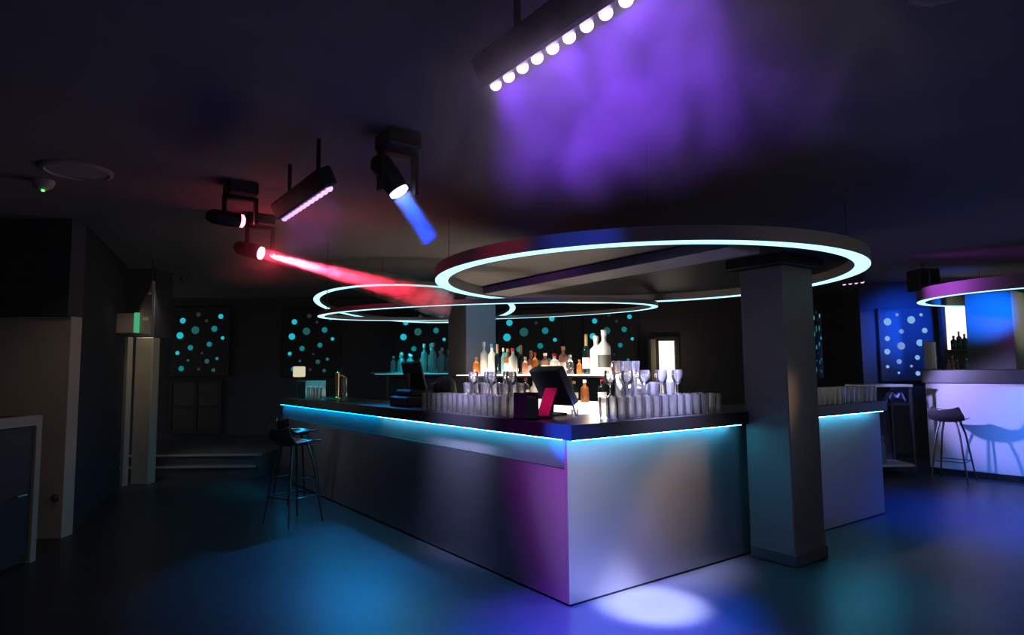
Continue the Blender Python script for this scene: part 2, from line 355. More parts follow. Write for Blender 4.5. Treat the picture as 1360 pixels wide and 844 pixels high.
TOP = [  # y, height, radius, glass, cap, label paper, words
 (3.74, .22, .045, 'amber', 'cap_gold', None, 'squat tan bottle standing at the pillar end of the lit shelf'),
 (3.55, .40, .045, 'frost', 'cap_white', 'label_paper', 'tall slim frosted bottle with pale neck at the pillar end'),
 (3.40, .37, .052, 'frost', 'cap_blue', None, 'broad white bottle with blue cap near the pillar'),
 (3.25, .34, .036, 'darkglass', 'cap_gold', None, 'dark bottle with long gold neck beside the white blue-capped bottle'),
 (3.15, .31, .03, 'aqua_own_and_lit', 'cap_white', None, 'thin pale blue bottle on the lit shelf'),
 (3.05, .30, .042, 'amber', 'cap_gold', 'label_paper', 'amber bottle standing next to the thin pale blue bottle'),
 (2.93, .30, .05, 'frost', 'cap_red', 'label_paper', 'white bottle with a red cap on the lit shelf'),
 (2.80, .31, .038, 'darkglass', 'cap_gold', None, 'dark bottle with bronze neck beside the red-capped bottle'),
 (2.69, .20, .036, 'rose', 'cap_white', None, 'short pink bottle with white collar on the lit shelf'),
 (2.60, .24, .04, 'rose', 'cap_gold', 'label_paper', 'pink bottle with gold neck and pale label'),
 (2.51, .24, .036, 'amber', 'cap_red', None, 'small brown bottle with reddish cap behind the till screen'),
 (2.33, .23, .05, 'rose', 'cap_white', 'label_paper', 'coral bottle with white neck above the till screen'),
 (2.19, .22, .05, 'frost', 'cap_red', None, 'short white bottle with red top above the till screen'),
 (2.06, .29, .05, 'rose', 'cap_gold', 'label_paper', 'rounded peach bottle, tallest above the till screen'),
 (1.92, .20, .04, 'glass', 'cap_white', None, 'short clear bottle just past the peach bottle'),
 (1.78, .15, .03, 'amber', 'cap_gold', None, 'tiny amber bottle standing before the sparkling wine bottle'),
 (1.69, .38, .04, 'darkglass', 'cap_gold', 'label_paper', 'dark sparkling wine bottle with long orange foil'),
 (1.56, .375, .062, 'frost', 'cap_white', None, 'big white frosted bottle, lower of the two large ones'),
 (1.43, .425, .064, 'frost', 'cap_white', 'label_dark', 'biggest frosted bottle with long neck and dark band'),
 (1.30, .13, .03, 'amber', 'cap_red', None, 'tiny bottle with red top beside the biggest frosted bottle'),
]
for (y, h, r, g, c, lab, words) in TOP:
    b = bottle((X0 + random.uniform(-.02, .02), y, ZS), h, r, g, c, words, GT, lab, cap_h=(.13 if 'foil' in words or 'gold neck' in words or 'bronze' in words else None))
ORD = 'first second third fourth fifth sixth seventh eighth ninth tenth eleventh twelfth thirteenth fourteenth fifteenth sixteenth seventeenth eighteenth nineteenth twentieth'.split()
low = ['glass', 'amber', 'frost', 'darkglass', 'frost', 'glass', 'frost', 'darkglass', 'amber', 'darkglass', 'amber', 'darkglass']
lown = {'glass': 'clear', 'amber': 'amber', 'frost': 'milky white', 'darkglass': 'dark'}
for i, g in enumerate(low):
    bottle((1.62 + .04 * (i % 2), 3.68 - i * .205, 1.161), .2 + .03 * ((i * 7) % 3) / 2, .042, g, ['cap_gold', 'cap_white', 'cap_red'][i % 3],
           f'{lown[g]} bottle under the lit shelf, {ORD[i]} from the pillar', 'bottles under the lit shelf', 'label_paper' if i % 2 else None)
GA = 'aqua-lit bottles on the far shelf'
for i, (y, h) in enumerate([(6.82, .26), (6.66, .27), (6.5, .30), (6.32, .29), (6.16, .27), (5.86, .30), (5.72, .42), (5.58, .36), (5.44, .42), (5.3, .30), (5.16, .34), (5.04, .3)]):
    bottle((2.0 + .05 * (i % 2), y, 1.48), h, .05, 'aqua_own_and_lit', 'cap_white', f'aqua-lit bottle on the far shelf, {ORD[11 - i]} from the pillar', GA)

# ================================================================== THINGS ON THE COUNTER
def tumbler_mesh(h, r0, r1, t=.003, base=.012):
    return MB().lathe([(0, 0), (r0, 0), (r1, h), (r1 - t, h), (r0 - t, base), (0, base)], 11, smooth=False)
def goblet_mesh():
    return MB().lathe([(0, 0), (.034, 0), (.034, .004), (.006, .012), (.005, .075), (.03, .095), (.042, .13), (.04, .165), (.036, .185), (.034, .185), (.038, .165), (.039, .13), (.027, .1), (0, .085)], 16)
HI = tumbler_mesh(.155, .031, .037).build('highball_glass', M['glass'], loc=(0, 0, -5))
RO = tumbler_mesh(.095, .034, .04).build('rocks_glass', M['glass'], loc=(0, 0, -5))
GO = goblet_mesh().build('wine_glass', M['glass'], loc=(0, 0, -5))
for o in (HI, RO, GO): o['category'] = 'glass'
used = set()
def put(src, loc, label, group):
    o = src if src not in used else dup(src)
    used.add(src); o.location = loc; o.rotation_euler = (0, 0, random.uniform(0, 6)); tag(o, label, 'glass', group)
J = lambda s=.006: random.uniform(-s, s)
RW = ['front', 'second', 'third', 'back']
# stool side of the bar
for k in range(3):
    for i in range(16):
        put(HI, (.06 + .088 * k + J(), .72 + i * .088 + J(), ZT), f'tall clear glass, {ORD[i]} from the bar corner, {RW[k]} row, stool-side counter', 'glasses on the stool-side counter')
for k in range(2):
    for i in range(8):
        if k == 0 and i % 3 == 2: continue
        src = RO if (i + k) % 3 else GO
        put(src, (.10 + .09 * k + J(.002), .76 + i * .088 + J(.002), ZT + .156), f'clear {"short" if src is RO else "stemmed"} glass stacked on the stool-side {"outer" if k == 0 else "inner"} rows, {ORD[i]} from corner', 'glasses stacked on the stool-side counter')
# front of the bar, before the pillar
for k in range(3):
    for i in range(13):
        put(HI, (.50 + i * .088 + J(), .02 + .09 * k + J(), ZT), f'tall clear glass, {ORD[i]} from the bar corner, {RW[k]} row, front counter before the pillar', 'glasses on the front counter before the pillar')
for k in range(2):
    for i in range(8):
        src = HI if 1 <= i <= 4 and k == 1 else (GO if (i + k) % 2 else RO)
        put(src, (.52 + i * .088 + J(.002), .065 + .09 * k + J(.002), ZT + .156), f'clear {"tall" if src is HI else "stemmed" if src is GO else "short"} glass stacked on front counter, {"outer" if k == 0 else "inner"} line, {ORD[i]} from corner', 'glasses stacked on the front counter before the pillar')
for i in range(3):
    put(RO, (.60 + i * .09, .16, ZT + .312), f'clear short glass on the third tier of the front counter stack, {ORD[i]} from corner', 'top tier glasses on the front counter')
put(HI, (1.63, .25, ZT + .0), 'tall clear glass standing alone behind the rows, closest to the pillar', 'glasses on the front counter before the pillar')
# front of the bar, beyond the pillar
for k in range(3):
    for i in range(17):
        put(HI, (2.66 + i * .088 + J(.004), .02 + .09 * k + J(), ZT), f'tall clear glass, {ORD[i]} from the pillar, {RW[k]} row, counter beyond the pillar', 'glasses beyond the pillar')
for i in range(6):
    put(RO, (2.66 + i * .088, .11, ZT + .156), f'clear short glass stacked on the rows beyond the pillar, {ORD[i]} from pillar', 'glasses stacked beyond the pillar')
# far end of the stool-side counter
for i in range(5):
    put(HI, (.12 + J(), 5.05 + i * .09, ZT), f'aqua-lit clear glass at the far counter end, {ORD[4 - i]} from the clear dispenser box', 'glasses at the far counter end')
for i in range(3):
    put(RO, (.25, 4.5, ZT + i * .096), f'clear short glass in the far counter stack, {["lowest", "middle", "topmost"][i]} of three', 'short glass stack on the far counter')

t = thing('dispenser_box', 'clear acrylic dispenser box at the far end of the stool-side counter', 'box', (.25, 5.75, ZT))
w = MB(); w.box(-.14, -.2, 0, .14, -.194, .24).box(-.14, .194, 0, .14, .2, .24).box(-.14, -.194, 0, -.134, .194, .24).box(.134, -.194, 0, .14, .194, .24).box(-.134, -.194, 0, .134, .194, .008)
w.build('casing', M['acrylic'], t)
MB().box(-.1, -.17, .01, .1, -.03, .17, bev=.01).build('napkin_pile', M['aqua_own_and_lit'], t); MB().box(-.1, 0, .01, .1, .16, .13, bev=.01).build('napkin_pile', M['aqua_own_and_lit'], t)
t = thing('table_lamp', 'small cream cube lamp on the far end of the counter', 'lamp', (.2, 6.12, ZT))
MB().lathe([(.06, 0), (.06, .012), (.01, .016), (.01, .30)], 16).build('stem', M['darkmetal'], t)
tag(MB().box(-.07, -.07, .29, .07, .07, .44, bev=.012).build('lamp_shade', M['cream_glow'], t), 'cream glowing shade')
t = thing('beer_tap', 'brass beer tap column on the far part of the counter', 'tap', (.42, 5.18, ZT))
MB().lathe([(.05, 0), (.05, .015), (.026, .03), (.026, .28), (.03, .3), (.03, .34), (.012, .36)], 16).build('column', M['brass'], t)
MB().tube([(0, 0, .3), (.06, 0, .31), (.1, 0, .28), (.105, 0, .22)], .011).build('spout', M['brass'], t)
MB().tube([(.05, 0, .31), (.055, 0, .38), (.06, 0, .42)], [.008, .012, .01]).build('handle', M['black'], t)
t = tag(MB().box(-.16, -.3, 0, .16, .3, .012, bev=.004).build('bar_mat', M['acrylic'], loc=(.3, 4.1, ZT)), 'thin aqua-lit bar mat lying on the far counter', 'mat')
# till between the far glasses and the corner glasses
t = thing('cash_register', 'black cash register with screen on the stool-side counter past the glasses', 'cash register', (.33, 2.75, ZT))
MB().box(-.2, -.2, 0, .2, .2, .1, bev=.012).build('drawer', M['black'], t)
MB().box(-.15, -.17, .1, .12, .17, .17, bev=.02).build('body', M['black'], t)
sc = MB().box(-.03, -.2, 0, .01, .2, .29, bev=.012).build('screen', M['black'], t, loc=(0.02, 0, .17), rot=(0, -.25, 0))
MB().lathe([(.03, .0), (.03, .16)], 12).build('stand', M['darkmetal'], t, loc=(-.08, 0, .17))
t = thing('coffee_machine', 'black rounded coffee machine behind the stool-side glasses', 'coffee machine', (.42, 2.32, ZT))
MB().lathe([(.11, 0), (.12, .02), (.115, .16), (.10, .24), (.06, .29), (0, .3)], 24).build('body', M['black'], t)
MB().box(-.15, -.09, 0, -.02, .09, .03, bev=.01).build('drip_tray', M['darkmetal'], t)
MB().tube([(-.08, 0, .24), (-.15, 0, .22), (-.155, 0, .17)], .013).build('spout', M['darkmetal'], t)
# corner: caddy, card holder, straw, till screen
t = thing('napkin_caddy', 'black napkin caddy beside the magenta card at the bar corner', 'caddy', (.07, .545, ZT))
w = MB().box(-.055, -.075, 0, .055, .075, .01).box(-.055, -.075, 0, -.047, .075, .19).box(.047, -.075, 0, .055, .075, .19).box(-.047, -.075, 0, .047, -.067, .15).box(-.047, .067, 0, .047, .075, .15)
w.build('holder', M['black'], t); MB().box(-.044, -.064, .011, .044, .064, .165, bev=.006).build('napkins', M['cabinet'], t)
t = thing('card_holder', 'slanted magenta drinks card in a holder at the bar corner', 'card', (.20, .50, ZT), ROOMROT)
w = MB(); w.add([(-.055, -.008, .02), (.03, -.008, .02), (.095, -.008, .22), (.01, -.008, .22), (-.055, .008, .02), (.03, .008, .02), (.095, .008, .22), (.01, .008, .22)], [(0, 1, 2, 3), (7, 6, 5, 4), (0, 4, 5, 1), (1, 5, 6, 2), (2, 6, 7, 3), (3, 7, 4, 0)])
w.build('card', M['pink'], t); MB().box(-.07, -.03, 0, .05, .03, .022, bev=.006).build('base', M['black'], t)
t = thing('straw_cup', 'small clear cup with one blue straw behind the bar corner', 'cup', (.42, .42, ZT))
tumbler_mesh(.06, .024, .028).build('cup', M['glass'], t); MB().tube([(.01, .0, .014), (-.03, .01, .15)], .006).build('straw', M['blue_straw_lit_post'], t)
t = thing('till_screen', 'black tilted till screen seen from behind at the bar corner', 'screen', (.44, .56, ZT))
MB().box(-.06, .08, 0, .1, .3, .02, bev=.006).build('base', M['black'], t)
MB().tube([(.02, .19, .02), (.03, .19, .12)], .025, 12).build('stand', M['black'], t)
sc = MB().box(-.04, 0, 0, .035, .36, .31, bev=.008).build('casing', M['black'], t, loc=(.12, 0, .09), rot=(0, -.50, 0))
MB().box(.0351, .02, .02, .037, .34, .31).build('display', M['pane'], sc)

# ================================================================== RING LAMPS
def ring_lamp(c, r, z, tilt, label, h, led_w, wall=.13, solid=False, cables=(45, 135, 225, 315)):
    t = thing('ring_lamp', label, 'ring lamp', (c[0], c[1], z), group=None)
    nrm = Vector((tilt[0], tilt[1], 1)).normalized()
    t.rotation_mode = 'QUATERNION'; t.rotation_quaternion = Vector((0, 0, 1)).rotation_difference(nrm)
    N = 128
    if solid:
        MB().lathe([(r, .004), (r, h), (r - .02, h + .004), (0, h + .004), (0, h - .016), (r - wall, h - .016), (r - wall, .004), (r, .004)], N, close=False, cap=False).build('canopy', M['drum'], t)
    else:
        MB().lathe([(r, .004), (r, h), (r - wall, h), (r - wall, .004)], N, close=True).build('hoop', M['drum'], t)
    tag(MB().lathe([(r - .004, 0), (r - .004, .008), (r - led_w, .008), (r - led_w, 0)], N, close=True, smooth=False).build('light_band', M['led'], t), 'glowing pale cyan band')
    inv = t.rotation_quaternion.inverted()
    for k in cables:
        a = math.radians(k); q = Vector(((r - wall / 2) * math.cos(a), (r - wall / 2) * math.sin(a), h))
        wq = t.rotation_quaternion @ q; dz = CEIL - z - wq.z
        MB().tube([q, q + inv @ Vector((0, 0, dz))], .0035, 6).build('cable', M['darkmetal'], t)
    return t
R1 = ring_lamp((1.654, .902), 1.861, 2.28, (0, 0), 'largest ring lamp, a round canopy hung over the bar corner and pillar', .1, .115, .13, True)
MB().lathe([(1.72, .080), (1.72, .083), (0, .083), (0, .080)], 96).build('underside_panel', M['housing'], R1)
MB().box(-.70, -1.45, .004, -.33, 1.55, .079, bev=.004).build('support_beam', M['drum'], R1)
MB().box(.12, -1.34, .0, .72, -.84, .079, bev=.004).build('mounting_plate', M['slab'], R1)
R2 = ring_lamp((1.744, 5.479), 1.494, 2.46, (.074, .059), 'small tilted ring lamp hung round the far pillar', .05, .085, .1)
R3 = ring_lamp((1.757, 3.528), 2.074, 2.2, (-.044, -.026), 'wide thin ring lamp overlapping the small one above the back bar', .05, .075, .09, False, (5, 90, 175))
R4 = ring_lamp((8.0, -.33), 1.35, 2.4, (0, 0), 'ring lamp hung over the violet second bar', .17, .1, .13, True)

# ================================================================== SECOND BAR
b2 = thing('bar_counter', 'second bar counter with violet-lit front panel and black plinth', 'bar', (7.3, .8, 0))
MB().box(0, -2.4, .085, .04, 0, 1.245).build('front_panel', M['panel_matte'], b2)
MB().box(.042, -2.4, .085, .44, 0, 1.245).build('carcass', M['cabinet'], b2)
MB().box(-.02, -2.4, 0, .44, -.0, .083).build('plinth', M['black'], b2)
tag(MB().box(7.26, -1.6, 1.247, 7.745, .83, 1.43, bev=.006).build('bar_worktop', M['slab']), 'thick black worktop of the violet second bar', 'worktop')
# backlit panel and bottles beyond it
DP = 7.2
t = thing('display_panel', 'bright backlit panel on the wall beyond the second bar', 'display', RM(DP, 10.55, 0), ROOMROT)
MB().box(-.06, 0, 1.2, .42, .1, 2.75, bev=.01).build('casing', M['cabinet'], t)
MB().box(.0, -.01, 1.75, .36, -.001, 2.62).build('screen', M['white_glow'], t)
MB().box(-.04, -.16, 1.73, .4, -.001, 1.75).build('shelf', M['slab'], t)
MB().box(-.12, -.16, 1.36, .4, -.001, 1.38).build('shelf', M['slab'], t)
MB().box(-.06, .1, 0, .42, .18, 1.2).build('foot_panel', M['cabinet'], t)
for i, (dx, h, g) in enumerate([(-.06, .2, 'rose'), (.01, .26, 'rose'), (.08, .2, 'amber'), (.24, .22, 'aqua_own_and_lit')]):
    bottle(RM(DP, 10.55, 1.381) + RD * dx - FD * .08, h, .03, g, 'cap_gold', f'small bottle on the lower shelf under the bright wall panel, {ORD[i]} from its dark edge', 'bottles under the bright wall panel')
for i, (dx, h, r) in enumerate([(.05, .22, .045), (.14, .29, .04), (.23, .25, .045), (.32, .34, .04)]):
    bottle(RM(DP, 10.55, 1.751) + RD * dx - FD * .08, h, r, 'darkglass', ['cap_red', 'cap_gold', 'cap_gold', 'cap_red'][i], f'dark bottle silhouetted against the bright wall panel, {ORD[i]} from its dark edge', 'dark bottles before the bright wall panel')
t = thing('glass_screen', 'upright clear screen on the end of the second bar worktop', 'screen', (7.5, .79, 1.43))
MB().box(-.2, -.006, .015, .2, .006, .40, bev=.002).build('pane', M['glass'], t)
MB().box(-.2, -.02, 0, .2, .02, .014).build('base_rail', M['darkmetal'], t); MB().box(-.215, -.01, 0, -.2, .01, .41).build('post', M['blue_straw_lit_post'], t)  # blue light on the post is put into its colour
# dark service cart between the bars
t = thing('service_cart', 'dark open service cart standing between the two bars', 'cart', (6.95, 1.05, 0), ROOMROT)
MB().box(-.55, -.22, 1.2, .12, .3, 1.235, bev=.006).build('top', M['nosing'], t)
for sx in (-.53, .08):
    for sy in (-.2, .26): MB().box(sx, sy, .04, sx + .03, sy + .03, 1.2).build('post', M['darkmetal'], t)
MB().box(-.54, -.2, .95, .1, .28, .97).build('shelf', M['slab'], t); MB().box(-.54, -.2, .12, .1, .28, .15).build('shelf', M['nosing'], t)
MB().box(-.54, .29, .05, .1, .3, 1.2).build('back_panel', M['wall_blue'], t)
def folded_cloth():
    w = MB(); n = 8; vs = []
    for i in range(n + 1):
        for j in range(n + 1):
            x = -.11 + .22 * i / n; y = -.09 + .18 * j / n
            vs.append((x, y, .07 + .05 * math.sin(i * 1.3 + j * .6) * math.cos(j * .9) - .9 * x * x * 5))
    fs = [(i * (n + 1) + j, (i + 1) * (n + 1) + j, (i + 1) * (n + 1) + j + 1, i * (n + 1) + j + 1) for i in range(n) for j in range(n)]
    w.add(vs, fs, True); b = len(vs)
    w2 = [(x, y, z - .012) for x, y, z in vs]; w.add(w2, [f[::-1] for f in fs], True); return w
CW = lambda x, y, z: Vector((6.95, 1.05, 0)) + RD * x + FD * y + Vector((0, 0, z))
tag(folded_cloth().build('bar_cloth', M['cloth_blue_lit'], loc=CW(-.05, -.05, 1.03), rotz=ROOMROT), 'crumpled blue-lit cloth on the service cart shelf', 'cloth')
for i, (x, h) in enumerate([(-.42, .24), (-.32, .2), (-.22, .26)]):
    bottle(CW(x, 0, .151), h + .1, .04, 'aqua_own_and_lit', 'cap_blue', f'blue-lit bottle on the cart bottom shelf, {ORD[i]} from the main bar', 'bottles on the service cart')

# ================================================================== STOOLS
def stool(name_label, loc, rotz):
    t = thing('bar_stool', name_label, 'stool', loc, rotz, 'bar stools')
    # bucket shell: seat that sweeps up into a low rounded back (towards -x)
    nu, nv = 14, 12; vs = []
    for i in range(nu + 1):
        u = i / nu
        for j in range(nv + 1):
            v = j / nv * 2 - 1
            if u < .6: x = .21 - .36 * (u / .6); z = .012 * math.cos(u * 5)
            else:
                q = (u - .6) / .4; x = -.15 - .085 * math.sin(q * PI / 2); z = .012 + .08 * q * q + .06 * q
            wd = .2 * (1 - .25 * max(0, u - .75) / .25) * (1 - .12 * max(0, .15 - u) / .15)
            z += .035 * abs(v) ** 2.4 * (1 if u > .25 else .35 + .65 * u / .25)
            xx = x + .07 * abs(v) ** 2 * (max(0, u - .55) / .45)
            vs.append((xx, v * wd, .78 + z))
    m = MB(); fs = [(i * (nv + 1) + j, i * (nv + 1) + j + 1, (i + 1) * (nv + 1) + j + 1, (i + 1) * (nv + 1) + j) for i in range(nu) for j in range(nv)]
    m.add(vs, fs, True)
    o = m.build('seat_shell', M['shell'], t)
    sd = o.modifiers.new('thick', 'SOLIDIFY'); sd.thickness = .014; sd.offset = -1
    sb = o.modifiers.new('smooth', 'SUBSURF'); sb.levels = 1; sb.render_levels = 1
    for sx in (-1, 1):
        for sy in (-1, 1):
            MB().tube([(sx * .09, sy * .09, .765), (sx * .13, sy * .13, .6), (sx * .165, sy * .165, .3), (sx * .2, sy * .2, 0)], [.013, .012, .011, .009], 10).build('leg', M['legmetal'], t)
    k = .172; zf = .26
    MB().tube([(-k, -k, zf), (k, -k, zf), (k, k, zf), (-k, k, zf), (-k, -k, zf)], .007, 8, cap=False).build('footrest', M['legmetal'], t)
    MB().box(-.1, -.1, .757, .1, .1, .772, bev=.004).build('seat_plate', M['darkmetal'], t)
    return t
S1 = stool('dark bucket bar stool nearest the steps side of the bar, in full view', (-.68, 3.42, 0), .35)
S2 = stool('dark bucket bar stool half hidden behind the nearer stool at the main bar', (-.30, 4.55, 0), .15)
S3 = stool('dark bar stool standing in front of the violet second bar', (6.85, .36, 0), .1)

# ================================================================== LIGHT FIXTURES
def light_bar(loc, n, length, label, mat, aim=.45):
    t = thing('light_bar', label, 'stage light', loc)
    t.rotation_euler = (0, 0, 0)
    MB().box(-.05, -length / 2, -.03, .05, length / 2, .09, bev=.012).build('housing', M['housing'], t, rot=(0, -aim, 0))
    for k in range(n):
        y = -length / 2 + length * (k + .5) / n
        MB().lathe([(.022, 0), (.021, -.012), (.015, -.02), (.006, -.024), (0, -.025)], 16).build('lens', M[mat], t, loc=(-.03 * math.sin(aim) * -1, y, -.03), rot=(0, -aim, 0))
    for s in (-1, 1):
        MB().tube([(0, s * length * .3, .1), (0, s * length * .3, CEIL - loc[2])], .014, 8).build('hanger', M['housing'], t)
    return t
light_bar((-1.335, -1.61, 2.63), 12, 1.05, 'near beaded light bar glowing violet under the ceiling', 'bead')
light_bar((-1.377, 1.065, 2.63), 12, 1.0, 'farther beaded light bar glowing lilac beyond the violet one', 'bead_small')
light_bar((5.5, .85, 2.58), 4, .3, 'tiny far light bar with lilac beads under the largest ring lamp edge', 'bead_small')
def moving_head(loc, target, label, lens, r=.07):
    t = thing('moving_head', label, 'stage light', loc)
    d = (Vector(target) - Vector(loc)).normalized(); q = d.to_track_quat('-Z', 'Y').to_euler()
    hd = MB().lathe([(r * .6, .24), (r * 1.1, .2), (r * 1.2, .1), (r * 1.1, .012), (r, 0)], 20).build('head', M['housing'], t, rot=q)
    MB().lathe([(r * .9, -.001), (r * .98, -.004), (r * .98, -.022), (r * .6, -.034), (0, -.038)], 20).build('lens', M[lens], hd)
    h = CEIL - loc[2]
    MB().box(-.11, -.11, h - .1, .11, .11, h, bev=.01).build('base', M['housing'], t)
    y = MB()
    for s in (-1, 1): y.box(s * .115 - .012, -.03, -.02, s * .115 + .012, .03, h - .1)
    y.box(-.127, -.03, h - .13, .127, .03, h - .1); y.build('yoke', M['housing'], t)
    return t
RB0 = Vector((-1.157, 3.012, 2.6))
RB1 = Vector((.29, 1.96, 2.10))
BB0 = Vector((-.996, .42, 2.6)); BB1 = Vector((-.80, .335, 2.28))
moving_head(RB0, RB1, 'red moving head lamp throwing a beam through the haze', 'red_lens', .06)
moving_head((-1.55, 2.05, 2.66), (-.2, 2.1, 2.6), 'red lamp glowing beyond the end of the farther light bar', 'red_lens', .05)
moving_head(BB0, BB1, 'blue moving head lamp with a short beam beside the largest ring', 'blue_lens', .062)

# haze puffs around the beams
def haze_box(name, lo, hi, dens, scale, label, contrast=(.4, .65), aniso=.3):
    c = tuple((a + b) / 2 for a, b in zip(lo, hi)); s = tuple((b - a) / 2 for a, b in zip(lo, hi))
    o = MB().box(-s[0], -s[1], -s[2], s[0], s[1], s[2]).build(name, haze_material(name + '_smoke', dens, s, (0, 0, 0), scale, contrast, aniso), loc=c)
    return tag(o, label, 'haze', None, 'stuff')
def haze_beam(name, a, b, r0, r1, dens, scale, label, contrast=(.4, .65), cut=1.15, fade=.35):
    d = b - a; ln = d.length
    m = MB().lathe([(r0, 0), (r1, ln)], 24)
    mat = haze_material(name + '_smoke', dens, (r1 * 1.6, r1 * 1.6, ln * cut), (0, 0, 0), scale, contrast, .2, fade)
    o = m.build(name, mat, loc=a); o.rotation_mode = 'QUATERNION'; o.rotation_quaternion = d.to_track_quat('Z', 'Y')
    return tag(o, label, 'haze', None, 'stuff')
haze_box('violet_haze', (-1.75, -2.75, 2.1), (-.55, -.45, 2.85), 2.4, 3.4, 'violet-lit haze drifting below the near beaded light bar')
haze_box('lilac_haze', (-1.7, .3, 2.25), (-1.0, 1.75, 2.72), .7, 3.0, 'faint lilac haze under the farther beaded light bar')
dr_ = (RB1 - RB0).normalized(); db_ = (BB1 - BB0).normalized()
haze_beam('red_haze', RB0 + dr_ * .02, RB1, .05, .17, 5.0, 8, 'red-lit haze along the red lamp beam', (.35, .6), 1.1, .55)
haze_beam('blue_haze', BB0 + db_ * .045, BB1, .062, .07, 6.0, 7, 'blue-lit haze below the blue lamp', (.25, .5), 1.0, .8)

haze_box('crimson_haze', (-1.75, 2.35, 2.25), (-.45, 3.7, 2.9), .5, 3.0, 'dim red haze around the red moving head lamp')
# ================================================================== WALL LIGHT PANELS
DOTS = [(123, 225, 40, 0), (296, 160, 32, 3), (388, 230, 22, 3), (546, 183, 35, 0), (266, 330, 55, 2), (97, 387, 48, 0), (478, 317, 42, 1), (573, 418, 25, 0), (218, 520, 38, 1), (426, 484, 36, 1), (75, 576, 28, 0), (348, 582, 18, 3), (195, 657, 18, 2), (405, 668, 33, 2), (516, 640, 22, 1), (123, 745, 38, 1), (315, 752, 22, 3), (480, 765, 25, 2)]
DOTSB = [(640, 130, 42, 4), (728, 70, 18, 5), (850, 115, 43, 4), (940, 72, 18, 4), (757, 213, 26, 5), (963, 207, 30, 4), (630, 273, 28, 4), (748, 337, 43, 5), (622, 385, 32, 4), (914, 312, 38, 4), (1008, 382, 18, 4), (722, 470, 28, 5), (884, 437, 27, 4), (618, 512, 18, 4), (827, 510, 15, 5), (713, 565, 13, 4), (880, 572, 26, 4), (972, 548, 20, 4)]
DM = [M['dot0'], M['dot1'], M['dot2'], M['dot3'], M['dotb'], M['dotb1']]
def dot_panel(r, d, z, wd, ht, label, rot=0.0, dots=DOTS, x0=30, x1=610, y0=110, y1=800, board=None):
    t = thing('dotted_wall_light', label, 'wall light', RM(r, d, z), ROOMROT + rot, 'dotted wall light panels')
    MB().box(-wd / 2 - .06, -.03, -ht / 2 - .06, wd / 2 + .06, .03, ht / 2 + .06, bev=.01).build('board', board or M['cabinet'], t)
    k = wd / (x1 - x0)
    for (x, y, rr, mi) in dots:
        X = (x - (x0 + x1) / 2) / (x1 - x0) * wd; Z = -(y - (y0 + y1) / 2) / (y1 - y0) * ht; R_ = rr * k * .78; n = 20
        vs = [(X + R_ * math.cos(2 * PI * i / n), -.03, Z + R_ * math.sin(2 * PI * i / n)) for i in range(n)] + [(X + R_ * math.cos(2 * PI * i / n), -.036, Z + R_ * math.sin(2 * PI * i / n)) for i in range(n)]
        m = MB(); m.add(vs, [tuple(range(n, 2 * n))] + [(i, (i + 1) % n, n + (i + 1) % n, n + i) for i in range(n)], False, 0)
        m.fixn = True; m.build('light_dot', DM[mi], t)
    return t
dot_panel(-5.99, 12.24, 2.10, 1.0, 1.22, 'dotted light panel above the back platform, beside the steps')
dot_panel(-3.86, 12.24, 2.06, .95, 1.2, 'dotted light panel behind the bar stools, above the cream cube lamp')
dot_panel(-1.72, 12.24, 2.03, .95, 1.18, 'dotted light panel behind the aqua-lit bottles')
dot_panel(.33, 12.24, 2.0, 1.12, 1.2, 'dotted light panel behind the lit bottle shelf, next to the far pillar')
dot_panel(1.9, 12.24, 2.0, .92, 1.25, 'dotted light panel beyond the two big frosted bottles')
struct(MB().box(-.45, -.08, 0, .45, .08, CEIL).build('wall_partition', M['wall'], loc=RM(5.35, 11.5, 0) + FD * .1, rotz=ROOMROT + .95))
dot_panel(5.42, 11.38, 1.95, .75, 1.2, 'narrow-looking dotted light panel on the turned wall beyond the pillar', rot=.95)
struct(MB().box(-.9, -.06, 0, .6, .06, CEIL).build('wall_panel', M['wall_blue'], loc=RM(6.95, 11.1, 0), rotz=ROOMROT))
dot_panel(6.80, 11.0, 1.86, .84, 1.15, 'blue-lit panel of large pale dots between the two bars', dots=DOTSB, x0=590, x1=1020, y0=40, y1=610, board=M['wall_blue'])

# ================================================================== LEFT SIDE THINGS
t = thing('low_cabinet', 'low dark cabinet door in a pale frame against the cream wall', 'cabinet', RM(-3.84, 5.25, 0), ROOMROT)
w = MB().box(-.06, -.06, 0, 0, 0, 1.16).box(-.06, -1.4, 1.08, 0, -.061, 1.16).box(-.06, -1.4, 0, 0, -1.34, 1.08)
w.build('frame', M['pale_frame'], t)
MB().box(-.66, -1.4, 0, -.061, 0, 1.155).build('body', M['cabinet'], t)
dd = MB().box(-.059, -1.339, .02, -.02, -.062, 1.075, bev=.004).build('door', M['cabinet'], t)
MB().tube([(-.02, -.17, .55), (.025, -.17, .55), (.03, -.2, .55), (.03, -.27, .55)], .01).build('handle', M['chrome'], dd)
t = tag(MB().lathe([(.035, 0), (.035, .01), (.02, .03), (0, .035)], 16).build('door_stop', M['darkmetal'], loc=RM(-4.2, 5.949, .36), rot=(PI / 2, 0, ROOMROT)), 'small dark round door stop on the cream wall by the floor', 'door stop')
t = thing('exit_sign', 'grey exit light box with green edge hung above the pale door post', 'sign', RM(-4.75, 8.0, 2.0), ROOMROT)
MB().box(-.21, -.05, .0, .02, .05, .25, bev=.008).build('housing', M['grey_plastic'], t)
tag(MB().box(.0205, -.06, .005, .075, .05, .255, bev=.004).build('green_panel', M['green_glow'], t), 'glowing green edge panel')
w = MB(); tri = [(.0755, .0), (.22, -.02), (.22, .66), (.0755, .27)]
